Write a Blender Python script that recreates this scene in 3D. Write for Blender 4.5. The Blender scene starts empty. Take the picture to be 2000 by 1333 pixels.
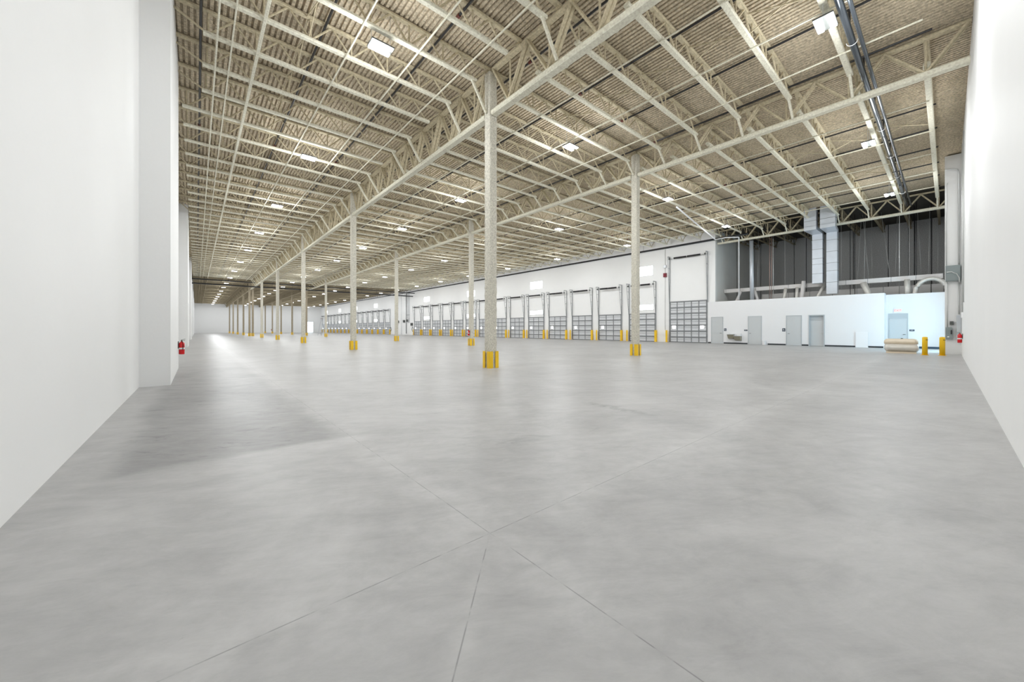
import bpy, math, random
from mathutils import Vector
random.seed(7)
scene = bpy.context.scene
COL = scene.collection

# ---------------------------------------------------------------- camera, world, light level
# X runs across the hall (left wall -> dock wall), Y along it (near end wall -> far wall), Z up.
cam_d = bpy.data.cameras.new('camera')
cam = bpy.data.objects.new('camera', cam_d)
COL.objects.link(cam)
cam.location = (0, 0, 1.4)
cam.rotation_euler = (math.radians(90), 0, math.radians(-40.415))
cam_d.sensor_width = 36
cam_d.lens = 13.03
cam_d.shift_y = -23.5 / 2000
cam_d.clip_start = 0.05
cam_d.clip_end = 600
scene.camera = cam

world = bpy.data.worlds.new('world')
scene.world = world
world.use_nodes = True
world.node_tree.nodes['Background'].inputs[0].default_value = (0.75, 0.87, 1.0, 1)
world.node_tree.nodes['Background'].inputs[1].default_value = 1.0

LAMP_W = 125.0        # each high-bay fixture, shining down
GLOW_W = 185.0        # added lamp under each fixture, brightens ceiling and walls
DAY_W = 120.0         # daylight of the added, unseen opening beside the office
vs = scene.view_settings
vs.view_transform = 'Standard'
vs.look = 'None'
vs.exposure = 0.33
vs.gamma = 1.0
vs.use_curve_mapping = False
cy = scene.cycles
cy.max_bounces = 5
cy.diffuse_bounces = 4
cy.use_adaptive_sampling = True
cy.adaptive_threshold = 0.10
cy.glossy_bounces = 3
cy.transmission_bounces = 2
cy.transparent_max_bounces = 4
cy.sample_clamp_indirect = 4.0
cy.use_denoising = True
cy.caustics_reflective = False
cy.caustics_refractive = False

# ---------------------------------------------------------------- materials
def new_mat(name):
    m = bpy.data.materials.new(name)
    m.use_nodes = True
    return m, m.node_tree, m.node_tree.nodes['Principled BSDF']

def mat(name, col, rough=0.6, metal=0.0, bump=0.0, bscale=20.0, vary=0.0, vscale=3.0, spec=0.5):
    m, nt, b = new_mat(name)
    b.inputs['Base Color'].default_value = (*col, 1)
    b.inputs['Roughness'].default_value = rough
    b.inputs['Metallic'].default_value = metal
    b.inputs['Specular IOR Level'].default_value = spec
    geo = nt.nodes.new('ShaderNodeNewGeometry')
    n = nt.nodes.new('ShaderNodeTexNoise')
    n.inputs['Scale'].default_value = vscale
    n.inputs['Detail'].default_value = 5
    nt.links.new(geo.outputs['Position'], n.inputs['Vector'])
    mix = nt.nodes.new('ShaderNodeMix')
    mix.data_type = 'RGBA'
    lo = tuple(c * (1 - vary) for c in col)
    hi = tuple(min(1, c * (1 + vary)) for c in col)
    mix.inputs[6].default_value = (*lo, 1)
    mix.inputs[7].default_value = (*hi, 1)
    nt.links.new(n.outputs['Fac'], mix.inputs[0])
    nt.links.new(mix.outputs[2], b.inputs['Base Color'])
    if bump:
        n2 = nt.nodes.new('ShaderNodeTexNoise')
        n2.inputs['Scale'].default_value = bscale
        n2.inputs['Detail'].default_value = 4
        nt.links.new(geo.outputs['Position'], n2.inputs['Vector'])
        bp = nt.nodes.new('ShaderNodeBump')
        bp.inputs['Strength'].default_value = bump
        bp.inputs['Distance'].default_value = 0.02
        nt.links.new(n2.outputs['Fac'], bp.inputs['Height'])
        nt.links.new(bp.outputs['Normal'], b.inputs['Normal'])
    return m

def emit(name, col, strength):
    m, nt, b = new_mat(name)
    b.inputs['Base Color'].default_value = (*col, 1)
    b.inputs['Emission Color'].default_value = (*col, 1)
    b.inputs['Emission Strength'].default_value = strength
    b.inputs['Roughness'].default_value = 0.3
    return m

M = {}
M['wall'] = mat('painted_concrete_wall', (0.83, 0.83, 0.825), 0.6, 0, 0.12, 9, 0.02, 0.7, 0.3)
M['wallg'] = mat('primed_concrete', (0.70, 0.71, 0.69), 0.8, 0, 0.2, 12, 0.06, 0.8, 0.2)
M['raw'] = mat('speckled_precast', (0.60, 0.61, 0.54), 0.9, 0, 0.6, 16, 0.9, 22.0, 0.2)
M['dry'] = mat('painted_drywall', (0.82, 0.82, 0.83), 0.5, 0, 0.0, 9, 0.01, 0.7, 0.3)
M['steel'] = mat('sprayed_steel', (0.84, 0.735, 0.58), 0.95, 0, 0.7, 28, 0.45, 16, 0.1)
M['web'] = mat('sprayed_web_steel', (0.56, 0.49, 0.345), 0.95, 0, 0.7, 28, 0.5, 16, 0.1)  # same spray as the chords, darkened for the shade among the webs
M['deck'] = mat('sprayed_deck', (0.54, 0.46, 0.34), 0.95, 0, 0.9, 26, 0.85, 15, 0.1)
M['column'] = mat('sprayed_column', (0.64, 0.60, 0.52), 0.95, 0, 1.0, 26, 0.6, 22, 0.1)
# the far half of the hall (beyond the expansion joint) was sprayed in a darker coat
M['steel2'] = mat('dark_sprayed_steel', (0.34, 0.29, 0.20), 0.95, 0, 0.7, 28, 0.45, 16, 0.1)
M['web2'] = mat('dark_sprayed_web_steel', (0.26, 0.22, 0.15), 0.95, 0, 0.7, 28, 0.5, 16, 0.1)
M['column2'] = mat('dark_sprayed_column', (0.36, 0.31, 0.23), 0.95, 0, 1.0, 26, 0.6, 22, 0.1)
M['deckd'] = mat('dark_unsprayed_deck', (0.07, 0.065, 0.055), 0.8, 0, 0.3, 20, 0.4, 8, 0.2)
M['wallw'] = mat('painted_wall_lit', (0.90, 0.90, 0.895), 0.6, 0, 0.12, 9, 0.02, 0.7, 0.3)  # same paint as the other walls, missing lamplight put into its colour
M['yellow'] = mat('safety_yellow', (0.90, 0.56, 0.012), 0.4, 0, 0, 9, 0.05, 3)
M['galv'] = mat('galvanised_steel', (0.52, 0.55, 0.58), 0.45, 0.35, 0.0, 9, 0.12, 2.5)
M['duct'] = mat('duct_sheet_metal', (0.66, 0.70, 0.76), 0.4, 0.35, 0.0, 9, 0.12, 1.6)
M['ductw'] = mat('white_wrapped_duct', (0.76, 0.74, 0.73), 0.6, 0, 0.1, 12, 0.05, 2)
M['flex'] = mat('foil_flex', (0.70, 0.68, 0.64), 0.4, 0.25, 0.6, 18, 0.15, 8)
M['track'] = mat('door_track_steel', (0.32, 0.33, 0.34), 0.45, 0.4)
M['dark'] = mat('black_steel', (0.018, 0.018, 0.02), 0.35)
M['main'] = mat('dark_glossy_pipe', (0.10, 0.115, 0.13), 0.2, 0.6)
M['panel'] = mat('grey_door_section', (0.70, 0.71, 0.73), 0.5, 0.0, 0, 9, 0.04, 2)
M['strut'] = mat('grey_door_strut', (0.24, 0.25, 0.26), 0.5, 0.2)
M['door'] = mat('grey_painted_door', (0.57, 0.59, 0.60), 0.45, 0, 0, 9, 0.02, 2)
M['frame'] = mat('grey_painted_frame', (0.48, 0.51, 0.53), 0.45)
M['base'] = mat('dark_cove_base', (0.03, 0.035, 0.04), 0.5)
M['baseb'] = mat('navy_cove_base', (0.02, 0.06, 0.11), 0.5)
M['sign'] = mat('navy_sign', (0.012, 0.03, 0.06), 0.4)
M['mark'] = mat('white_sign_mark', (0.9, 0.9, 0.9), 0.5)
M['red'] = mat('extinguisher_red', (0.62, 0.008, 0.012), 0.25)
M['redc'] = mat('red_coupling', (0.12, 0.025, 0.015), 0.5)
M['brass'] = mat('dull_steel', (0.55, 0.55, 0.52), 0.3, 0.7)
M['fount'] = mat('stainless_fountain', (0.36, 0.33, 0.25), 0.35, 0.4)
M['box'] = mat('grey_enclosure', (0.25, 0.29, 0.29), 0.5)
M['boxd'] = mat('dark_enclosure', (0.08, 0.085, 0.08), 0.5)
M['cond'] = mat('conduit', (0.60, 0.61, 0.60), 0.4, 0.3)
M['copper'] = mat('reddish_pipe', (0.45, 0.30, 0.26), 0.4, 0.4)
M['wrap'] = mat('cream_wrap', (0.72, 0.62, 0.48), 0.45, 0, 0.6, 6, 0.08, 3)
M['wrapc'] = mat('cloudy_film', (0.74, 0.71, 0.65), 0.25, 0, 0.7, 7, 0.1, 4)
M['white'] = mat('white_enamel', (0.85, 0.85, 0.86), 0.4)
M['alu'] = mat('aluminium', (0.60, 0.62, 0.65), 0.35, 0.5)
M['lens'] = emit('lit_lens', (1.0, 1.0, 1.0), 14.0)
M['day'] = emit('daylit_glass', (0.90, 0.97, 1.0), 2.6)
M['dayb'] = emit('daylit_pane_blue', (0.72, 0.90, 1.0), 2.0)
M['lite'] = emit('daylit_door_lite', (1.0, 1.0, 1.0), 6.0)
M['redd'] = mat('dark_red_alarm', (0.22, 0.006, 0.02), 0.4)
M['exit'] = emit('lit_red_letters', (1.0, 0.12, 0.08), 1.6)
for k in ('lens', 'lite', 'day', 'exit'):
    M[k].cycles.emission_sampling = 'NONE'

def floor_material():
    m, nt, b = new_mat('polished_concrete')
    N, Lk = nt.nodes, nt.links
    geo = N.new('ShaderNodeNewGeometry')
    sep = N.new('ShaderNodeSeparateXYZ')
    Lk.new(geo.outputs['Position'], sep.inputs[0])
    X, Y = sep.outputs[0], sep.outputs[1]
    def mth(op, a, c=None, clamp=False):
        n = N.new('ShaderNodeMath'); n.operation = op; n.use_clamp = clamp
        for i, v in enumerate((a, c)):
            if v is None: continue
            if isinstance(v, (int, float)): n.inputs[i].default_value = v
            else: Lk.new(v, n.inputs[i])
        return n.outputs[0]
    def noise(scale, detail=5, dist=0.0, vec=None, rough=0.55):
        n = N.new('ShaderNodeTexNoise')
        n.inputs['Scale'].default_value = scale
        n.inputs['Detail'].default_value = detail
        n.inputs['Distortion'].default_value = dist
        n.inputs['Roughness'].default_value = rough
        Lk.new(vec or geo.outputs['Position'], n.inputs['Vector'])
        return n.outputs['Fac']
    def ramp(v, lo, hi):
        n = N.new('ShaderNodeMapRange'); n.interpolation_type = 'SMOOTHSTEP'
        Lk.new(v, n.inputs[0]); n.inputs[1].default_value = lo; n.inputs[2].default_value = hi
        return n.outputs[0]
    def line(coord, c, w):                     # 1 on a saw cut, 0 off it
        d = mth('ABSOLUTE', mth('SUBTRACT', coord, c))
        return ramp(d, w, 0.0)
    def add(*a):
        o = a[0]
        for v in a[1:]: o = mth('MAXIMUM', o, v)
        return o
    big = noise(0.16, 4, 0.6)
    mp = N.new('ShaderNodeMapping')
    mp.vector_type = 'TEXTURE'
    mp.inputs['Rotation'].default_value = (0, 0, math.radians(-38))
    mp.inputs['Scale'].default_value = (1.7, 0.85, 1)
    Lk.new(geo.outputs['Position'], mp.inputs[0])
    streak = noise(1.1, 7, 1.2, mp.outputs[0], 0.62)
    fine = noise(7.0, 6, 0.2)
    speck = noise(60.0, 3)
    wob = mth('MULTIPLY', mth('SUBTRACT', noise(0.8, 4), 0.5), 1.1)
    mp2 = N.new('ShaderNodeMapping')
    mp2.vector_type = 'TEXTURE'
    mp2.inputs['Rotation'].default_value = (0, 0, math.radians(-30))
    mp2.inputs['Scale'].default_value = (1.8, 0.7, 1)
    Lk.new(geo.outputs['Position'], mp2.inputs[0])
    scuff = ramp(noise(1.7, 9, 1.8, mp2.outputs[0], 0.7), 0.54, 0.72)
    cloud = ramp(noise(0.55, 8, 0.8, None, 0.68), 0.35, 0.65)
    # the darker slab panel by the left wall, past the joint at y = 5.1
    py = ramp(mth('ADD', Y, mth('MULTIPLY', wob, 0.35)), 4.98, 5.2)
    py2 = ramp(mth('ADD', Y, wob), 24.0, 12.0)
    px = ramp(mth('ADD', X, mth('MULTIPLY', wob, 0.4)), -0.78, -0.45)
    px2 = ramp(mth('ADD', X, mth('MULTIPLY', wob, 0.7)), 1.75, 1.25)
    patch = mth('MULTIPLY', mth('MULTIPLY', py, py2), mth('MULTIPLY', px, px2))
    # the large middle bay, polished a little darker
    midb = mth('MULTIPLY', ramp(mth('ADD', Y, mth('MULTIPLY', wob, 0.8)), 2.0, 3.2), ramp(mth('ADD', X, mth('MULTIPLY', wob, 0.8)), 1.5, 2.6))
    diag = mth('MULTIPLY', mth('SUBTRACT', mth('SUBTRACT', X, 1.53), mth('SUBTRACT', Y, 2.03)), 0.7071)
    diag_on = mth('MULTIPLY', ramp(Y, 2.05, 2.0), ramp(X, 1.55, 1.5))
    wl = (1.53, 8.1, 17.7, 28.2)
    yl = (2.03, 10.7, 26.1, 41.5, 56.9)
    joints = add(*[line(X, w, 0.006) for w in wl], *[line(Y, y, 0.006) for y in yl],
                 mth('MULTIPLY', line(diag, 0.0, 0.006), diag_on))
    halo = add(*[line(X, w, 0.30) for w in wl[:1]], *[line(Y, y, 0.34) for y in yl[:1]],
               mth('MULTIPLY', line(diag, 0.0, 0.10), diag_on))
    band = mth('MULTIPLY', ramp(Y, 1.98, 2.06), ramp(mth('ADD', Y, mth('MULTIPLY', wob, 0.5)), 2.9, 2.2))
    v = mth('ADD', mth('MULTIPLY', big, 0.22), mth('MULTIPLY', streak, 0.46))
    v = mth('ADD', v, mth('MULTIPLY', fine, 0.16))
    v = mth('ADD', v, mth('MULTIPLY', speck, 0.03))
    v = mth('ADD', v, 0.57)                                    # about 1.0 on average
    v = mth('SUBTRACT', v, mth('MULTIPLY', scuff, mth('ADD', 0.07, mth('MULTIPLY', midb, 0.07))))
    v = mth('ADD', v, mth('MULTIPLY', cloud, 0.12))
    v = mth('SUBTRACT', v, 0.05)
    grain = ramp(noise(3.4, 10, 0.5, mp2.outputs[0], 0.78), 0.3, 0.7)
    v = mth('ADD', v, mth('MULTIPLY', mth('SUBTRACT', grain, 0.5), 0.15))
    pits = ramp(noise(14.0, 6, 0.0, None, 0.7), 0.62, 0.74)
    v = mth('SUBTRACT', v, mth('MULTIPLY', pits, mth('MULTIPLY', cloud, 0.09)))
    # one long dark rubber smear in the middle bay
    sx = ramp(mth('ABSOLUTE', mth('SUBTRACT', mth('ADD', X, mth('MULTIPLY', wob, 0.25)), 5.65)), 0.22, 0.0)
    sy = ramp(mth('ABSOLUTE', mth('SUBTRACT', Y, 3.8)), 1.0, 0.3)
    v = mth('SUBTRACT', v, mth('MULTIPLY', mth('MULTIPLY', sx, sy), mth('MULTIPLY', ramp(fine, 0.35, 0.6), 0.28)))
    dk = mth('MULTIPLY', patch, mth('ADD', 0.15, mth('ADD', mth('MULTIPLY', streak, 0.30), mth('MULTIPLY', scuff, 0.18))))
    v = mth('SUBTRACT', v, dk)
    v = mth('SUBTRACT', v, mth('MULTIPLY', midb, mth('MULTIPLY', streak, 0.09)))
    v = mth('ADD', v, mth('MULTIPLY', halo, mth('MULTIPLY', fine, 0.17)))
    v = mth('ADD', v, mth('MULTIPLY', band, 0.03))
    v = mth('MULTIPLY', v, mth('SUBTRACT', 1.0, mth('MULTIPLY', joints, mth('MULTIPLY', ramp(fine, 0.35, 0.55), 0.42))))
    col = N.new('ShaderNodeMix'); col.data_type = 'RGBA'
    col.inputs[6].default_value = (0, 0, 0, 1)
    col.inputs[7].default_value = (0.412, 0.408, 0.404, 1)
    col.clamp_factor = False
    Lk.new(v, col.inputs[0])
    Lk.new(col.outputs[2], b.inputs['Base Color'])
    r = mth('ADD', mth('MULTIPLY', streak, 0.22), mth('ADD', 0.24, mth('MULTIPLY', fine, 0.08)))
    Lk.new(r, b.inputs['Roughness'])
    b.inputs['Specular IOR Level'].default_value = 0.22
    b.inputs['IOR'].default_value = 1.33
    bp = N.new('ShaderNodeBump'); bp.inputs['Strength'].default_value = 0.03; bp.inputs['Distance'].default_value = 0.01
    Lk.new(mth('SUBTRACT', streak, mth('MULTIPLY', joints, 2.0)), bp.inputs['Height'])
    Lk.new(bp.outputs['Normal'], b.inputs['Normal'])
    return m
M['floor'] = floor_material()

# ---------------------------------------------------------------- helpers
class MB:
    """Collects boxes, bars, tubes and lathes into ONE mesh."""
    def __init__(self): self.v = []; self.f = []; self.smooth = False
    def poly(self, vs_, fs):
        o = len(self.v); self.v += [tuple(p) for p in vs_]; self.f += [tuple(i + o for i in f) for f in fs]; return self
    def box(self, x0, x1, y0, y1, z0, z1):
        return self.poly([(x0, y0, z0), (x1, y0, z0), (x1, y1, z0), (x0, y1, z0), (x0, y0, z1), (x1, y0, z1), (x1, y1, z1), (x0, y1, z1)],
                         [(0, 3, 2, 1), (4, 5, 6, 7), (0, 1, 5, 4), (1, 2, 6, 5), (2, 3, 7, 6), (3, 0, 4, 7)])
    def bar(self, a, b, w, h, up=(0, 0, 1)):                  # chamfered bar from a to b, w wide and h deep
        a, b = Vector(a), Vector(b); d = (b - a).normalized(); u = Vector(up)
        if abs(d.dot(u)) > 0.98: u = Vector((1, 0, 0))
        s = d.cross(u).normalized(); t = s.cross(d).normalized()
        c = min(w, h) * 0.22; W, H = w / 2, h / 2
        ring = [(W - c, H), (-W + c, H), (-W, H - c), (-W, -H + c), (-W + c, -H), (W - c, -H), (W, -H + c), (W, H - c)]
        vs_ = [a + s * p + t * q for p, q in ring] + [b + s * p + t * q for p, q in ring]
        fs = [(i, i + 8, (i + 1) % 8 + 8, (i + 1) % 8) for i in range(8)] + [tuple(range(8)), tuple(range(15, 7, -1))]
        return self.poly(vs_, fs)
    def tube(self, pts, r, n=8):
        pts = [Vector(p) for p in pts]; o = len(self.v); m = len(pts)
        for i, p in enumerate(pts):
            d = (pts[min(i + 1, m - 1)] - pts[max(i - 1, 0)]).normalized()
            u = Vector((0, 0, 1)) if abs(d.z) < 0.9 else Vector((1, 0, 0))
            s = d.cross(u).normalized(); t = s.cross(d)
            rr = r[i] if isinstance(r, (list, tuple)) else r
            for k in range(n):
                a = 2 * math.pi * k / n
                self.v.append(tuple(p + s * (rr * math.cos(a)) + t * (rr * math.sin(a))))
        for i in range(m - 1):
            for k in range(n):
                self.f.append((o + i * n + k, o + i * n + (k + 1) % n, o + (i + 1) * n + (k + 1) % n, o + (i + 1) * n + k))
        self.f.append(tuple(o + k for k in range(n))[::-1]); self.f.append(tuple(o + (m - 1) * n + k for k in range(n)))
        return self
    def lathe(self, prof, c=(0, 0, 0), n=16):
        o = len(self.v)
        for r, z in prof:
            for k in range(n):
                a = 2 * math.pi * k / n
                self.v.append((c[0] + r * math.cos(a), c[1] + r * math.sin(a), c[2] + z))
        for i in range(len(prof) - 1):
            for k in range(n):
                self.f.append((o + i * n + k, o + i * n + (k + 1) % n, o + (i + 1) * n + (k + 1) % n, o + (i + 1) * n + k))
        self.f.append(tuple(o + k for k in range(n))[::-1]); self.f.append(tuple(o + (len(prof) - 1) * n + k for k in range(n)))
        return self
    def build(self, name, m, parent=None, loc=None, smooth=False):
        me = bpy.data.meshes.new(name); me.from_pydata(self.v, [], self.f); me.update()
        if smooth:
            for p in me.polygons: p.use_smooth = True
        me.materials.append(M[m] if isinstance(m, str) else m)
        o = bpy.data.objects.new(name, me); COL.objects.link(o)
        if parent: o.parent = parent
        if loc: o.location = loc
        return o

def tag(o, label=None, cat=None, group=None, kind=None):
    if label: o['label'] = label
    if cat: o['category'] = cat
    if group: o['group'] = group
    if kind: o['kind'] = kind
    return o
def empty(name, loc, label=None, cat=None, group=None, rz=0.0, kind='thing'):
    o = bpy.data.objects.new(name, None); COL.objects.link(o)
    o.location = loc; o.rotation_euler = (0, 0, rz); o.empty_display_size = 0.2
    return tag(o, label, cat, group, kind)
def clone(root, loc, label=None, group=None, rz=None):
    r = root.copy(); COL.objects.link(r); r.location = loc
    if rz is not None: r.rotation_euler = (0, 0, rz)
    if label: r['label'] = label
    if group: r['group'] = group
    for ch in list(root.children):
        c = ch.copy(); COL.objects.link(c); c.parent = r
        for g in list(ch.children):
            d = g.copy(); COL.objects.link(d); d.parent = c
    return r
def struct(o, label=None, cat=None, name=None):
    return tag(o, label, cat, None, 'structure')
def nth(n):
    return '%d%s' % (n, 'th' if 10 <= n % 100 <= 20 else {1: 'st', 2: 'nd', 3: 'rd'}.get(n % 10, 'th'))

XL, XA, XB, XD, XK = -1.05, 8.1, 17.7, 38.6, 50.0      # left wall, column rows, dock wall, back wall of the recess
Y0, Y1, YR = -0.5, 165.0, 14.7                          # near end wall, far wall, side wall of the recess
BAY, YC, JS = 15.4, 10.7, 15.4 / 9                      # column bay, first column, joist spacing
def jb(x): return 10.05 + (0.0145 * (x - 18.2) if x > 18.2 else 0.0)      # underside of the joists
YE = 80.6                                               # expansion joint: darker spray coat beyond
JD = 0.76                                                                  # joist depth
def deckz(x): return jb(x) + JD + 0.02

# ---------------------------------------------------------------- room shell
struct(MB().box(XL - 0.3, XK + 0.3, Y0 - 0.3, Y1 + 0.3, -0.2, 0).build('floor', 'floor'), 'polished light grey concrete warehouse floor', 'floor')

def deck():
    b = MB()
    def sheet(x0, x1, y0, y1):
        n = int(round((x1 - x0) / 0.15)); st = (x1 - x0) / n
        prof = []
        for i in range(n):
            x = x0 + i * st; z = deckz(x)
            prof += [(x, z), (x + st * 0.56, z), (x + st * 0.62, z + 0.07), (x + st * 0.94, z + 0.07)]
        prof.append((x1, deckz(x1)))
        vs_ = [(x, y0, z) for x, z in prof] + [(x, y1, z) for x, z in prof]
        m = len(prof)
        b.poly(vs_, [(i, i + m, i + m + 1, i + 1) for i in range(m - 1)])
    sheet(XL, XD, Y0, YE)
    n1 = len(b.f)
    sheet(XL, XD, YE, Y1)
    n2 = len(b.f)
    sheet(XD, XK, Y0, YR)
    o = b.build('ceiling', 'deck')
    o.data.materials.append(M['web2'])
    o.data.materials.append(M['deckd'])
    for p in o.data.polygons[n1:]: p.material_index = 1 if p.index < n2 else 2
    return o
struct(deck(), 'ribbed metal roof deck sprayed tan', 'ceiling')

HT = 11.6
struct(MB().box(XL - 0.25, XL, Y0 - 0.25, Y1 + 0.25, 0, HT).build('wall_left', 'wall'), 'long white left wall', 'wall')
struct(MB().box(XL, XK + 0.25, Y0 - 0.25, Y0, 0, HT).build('wall_right', 'wall'), 'white near end wall on the right', 'wall')
struct(MB().box(XL, XD + 0.25, Y1, Y1 + 0.25, 0, HT).build('wall_far', 'wall'), 'white far end wall', 'wall')
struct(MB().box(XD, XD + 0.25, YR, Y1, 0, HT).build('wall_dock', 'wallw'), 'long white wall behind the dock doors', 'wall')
struct(MB().box(XD + 0.25, XK + 0.25, YR, YR + 0.25, 0, HT).build('wall_recess_side', 'wallg'), 'grey side wall of the recess above the offices', 'wall')
bw = MB()
ys = [Y0, 0.9, 1.92, 2.3, 3.63, 6.08, 9.84, 11.75, 14.07, YR]
for a, c in zip(ys[:-1], ys[1:]): bw.box(XK, XK + 0.25, a + 0.03, c - 0.03, 0, HT)
MBK = MB().box(XK + 0.25, XK + 0.4, Y0, YR, 0, HT).build('wall_back_joint', 'dark')
struct(MBK, 'dark joints of the precast wall behind the offices', 'wall')
struct(bw.build('wall_back', 'raw'), 'speckled dark grey precast wall behind the offices', 'wall')
for i, (y0, y1) in enumerate([(12.55, 17.9), (37.4, 42.6), (63.8, 68.5), (90, 94.5), (116, 120.5), (142, 146.5)]):
    struct(MB().box(XL, -0.49, y0, y1, 0, HT - 0.6).build('trim_%d' % (i + 1), 'wall'), 'white thickened section of the left wall, %s from the camera' % nth(i + 1), 'wall section')
struct(MB().box(31.6, 32.4, Y0, 0.09, 0, 10.95).build('trim_7', 'wall'), 'white pier standing out from the near end wall', 'wall pier')
# office front
OH = 4.06
struct(MB().box(38.5, 38.72, 3.0, 6.45, 0, OH).box(38.5, 38.72, 7.38, 15.35, 0, OH).box(38.5, 38.72, 6.45, 7.38, 2.5, OH)
       .box(38.72, 39.5, 3.0, 3.15, 0, OH).build('wall_office', 'dry'), 'low white office wall with four grey doors', 'wall')
struct(MB().box(39.5, 39.7, Y0, 3.15, 0, 3.97).build('wall_office_return', 'dry'), 'set-back white office wall with the exit door', 'wall')
struct(MB().box(38.72, XK, Y0 + 3.65, YR, 3.62, 3.72).box(39.7, XK, Y0, 3.15, 3.62, 3.72).build('ceiling_office', 'wallg'), 'flat top of the office block', 'ceiling')
bs = [(3.05, 3.86), (4.58, 6.4), (7.44, 7.88), (8.98, 10.3), (10.8, 10.82), (11.88, 13.9), (15.06, 15.33)]
for i, (a, c) in enumerate(bs):
    if c - a < 0.1: continue
    struct(MB().box(38.475, 38.5, a, c, 0.0, 0.12).build('baseboard_office_%d' % (i + 1), 'base'), 'dark cove base, %s run along the office wall' % nth(i + 1), 'baseboard')
struct(MB().box(39.475, 39.5, 0.1, 1.9, 0.0, 0.14).build('baseboard_return', 'baseb'), 'navy cove base along the set-back office wall', 'baseboard')

def man_door(i, yc, w, h, x, label, handle_side, transom=0.0, colr='door'):
    r = empty('door_%d' % i, (x, yc, 0), label, 'door', kind='structure')
    f = 0.05
    fb = MB().box(-0.035, 0, -w / 2 - f, -w / 2, 0, h + f).box(-0.035, 0, w / 2, w / 2 + f, 0, h + f).box(-0.035, 0, -w / 2, w / 2, h, h + f)
    fb.build('door_frame', 'frame', r)
    top = h - transom
    MB().box(-0.022, -0.002, -w / 2 + 0.004, w / 2 - 0.004, 0.012, top - 0.004).build('door_leaf', colr, r)
    if transom:
        MB().box(-0.03, -0.002, -w / 2, w / 2, top, h).build('transom_panel', 'frame', r)
    hy = handle_side * (w / 2 - 0.09)
    MB().tube([(-0.022, hy, 1.0), (-0.075, hy, 1.0), (-0.08, hy - handle_side * 0.12, 1.0)], 0.012).lathe([(0.03, -0.006), (0.03, 0.006)], (-0.03, hy, 1.0), 10).build('door_handle', 'dark', r)
    for z in (0.3, 1.2, 2.1):
        MB().tube([(-0.03, -handle_side * (w / 2 - 0.005), z), (-0.03, -handle_side * (w / 2 - 0.005), z + 0.1)], 0.012, 6).build('hinge', 'brass', r)
    return r
man_door(1, 14.49, 0.98, 2.52, 38.5, 'plain grey office door nearest the tall overhead door', -1)
man_door(2, 11.3, 0.98, 2.52, 38.5, 'plain grey office door between the drinking fountains and white pail', 1)
man_door(3, 8.42, 0.98, 2.5, 38.5, 'plain grey office door with a square navy sign at its left', 1)
man_door(5, 2.36, 0.92, 2.5, 39.5, 'pale blue-lit door under the EXIT sign', -1, 0.35)
r4 = empty('door_4', (38.5, 6.915, 0), 'recessed grey office door under a darker transom panel', 'door', kind='structure')
MB().box(-0.03, 0.22, -0.52, -0.455, 0, 2.56).box(-0.03, 0.22, 0.455, 0.52, 0, 2.56).box(-0.03, 0.22, -0.455, 0.455, 2.48, 2.56).build('door_frame', 'frame', r4)
MB().box(0.17, 0.20, -0.455, 0.455, 0.01, 2.12).build('door_leaf', 'door', r4)
MB().box(0.15, 0.20, -0.455, 0.455, 2.13, 2.48).build('transom_panel', 'frame', r4)
MB().tube([(0.17, -0.37, 1.0), (0.11, -0.37, 1.0), (0.10, -0.25, 1.0)], 0.012).build('door_handle', 'brass', r4)

# high windows and transoms of the dock wall
DK0, DKS = 22.48, 4.31
def window(i, yc, z0, z1, w, label, m='day'):
    r = empty('window_%d' % i, (XD, yc, 0), label, 'window', kind='structure')
    MB().box(-0.02, -0.005, -w / 2, w / 2, z0, z1).build('window_pane', m, r)
    t = 0.05
    MB().box(-0.035, 0, -w / 2 - t, -w / 2, z0 - t, z1 + t).box(-0.035, 0, w / 2, w / 2 + t, z0 - t, z1 + t).box(-0.035, 0, -w / 2, w / 2, z0 - t, z0).box(-0.035, 0, -w / 2, w / 2, z1, z1 + t).build('window_frame', 'white', r)
wi = 1
for bank, ks, y0 in (('near', (0, 4, 8, 12), DK0), ('far', (2, 6, 10, 14), 96.0)):
    for j, k in enumerate(ks):
        yc = y0 + DKS * k
        window(wi, yc, 7.4, 8.45, 2.57, 'high bright window, %s along the %s bank of dock doors' % (nth(j + 1), bank)); wi += 1
        window(wi, yc, 3.56, 4.12, 2.7, 'bright glazed strip above a dock door, %s in the %s bank' % (nth(j + 1), bank)); wi += 1
# far wall glazed door and window over it
for (x0, x1, z0, z1, lb) in ((33.3, 35.6, 0.05, 2.6, 'bright glazed door in the far wall'), (33.3, 35.6, 2.8, 4.2, 'bright window over the far wall door')):
    r = empty('window_%d' % wi, ((x0 + x1) / 2, Y1, 0), lb, 'window', kind='structure'); wi += 1
    w = (x1 - x0) / 2
    MB().box(-w, w, -0.03, -0.005, z0, z1).build('window_pane', 'dayb', r)
    MB().box(-w - 0.08, -w, -0.05, 0, z0, z1 + 0.08).box(w, w + 0.08, -0.05, 0, z0, z1 + 0.08).box(-w, w, -0.05, 0, z1, z1 + 0.08).build('window_frame', 'white', r)
# unseen glazed opening added for the blue light on the set-back office wall
r = empty('window_%d' % wi, (35.4, Y0, 0), 'added daylit glazed opening, unseen behind the white pier', 'window', kind='structure')
MB().box(-2.2, 2.2, 0.005, 0.03, 0.1, 3.4).build('window_pane', 'dayb', r)
MB().box(-2.3, -2.2, 0, 0.06, 0, 3.5).box(2.2, 2.3, 0, 0.06, 0, 3.5).box(-2.2, 2.2, 0, 0.06, 3.4, 3.5).build('window_frame', 'white', r)

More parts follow.
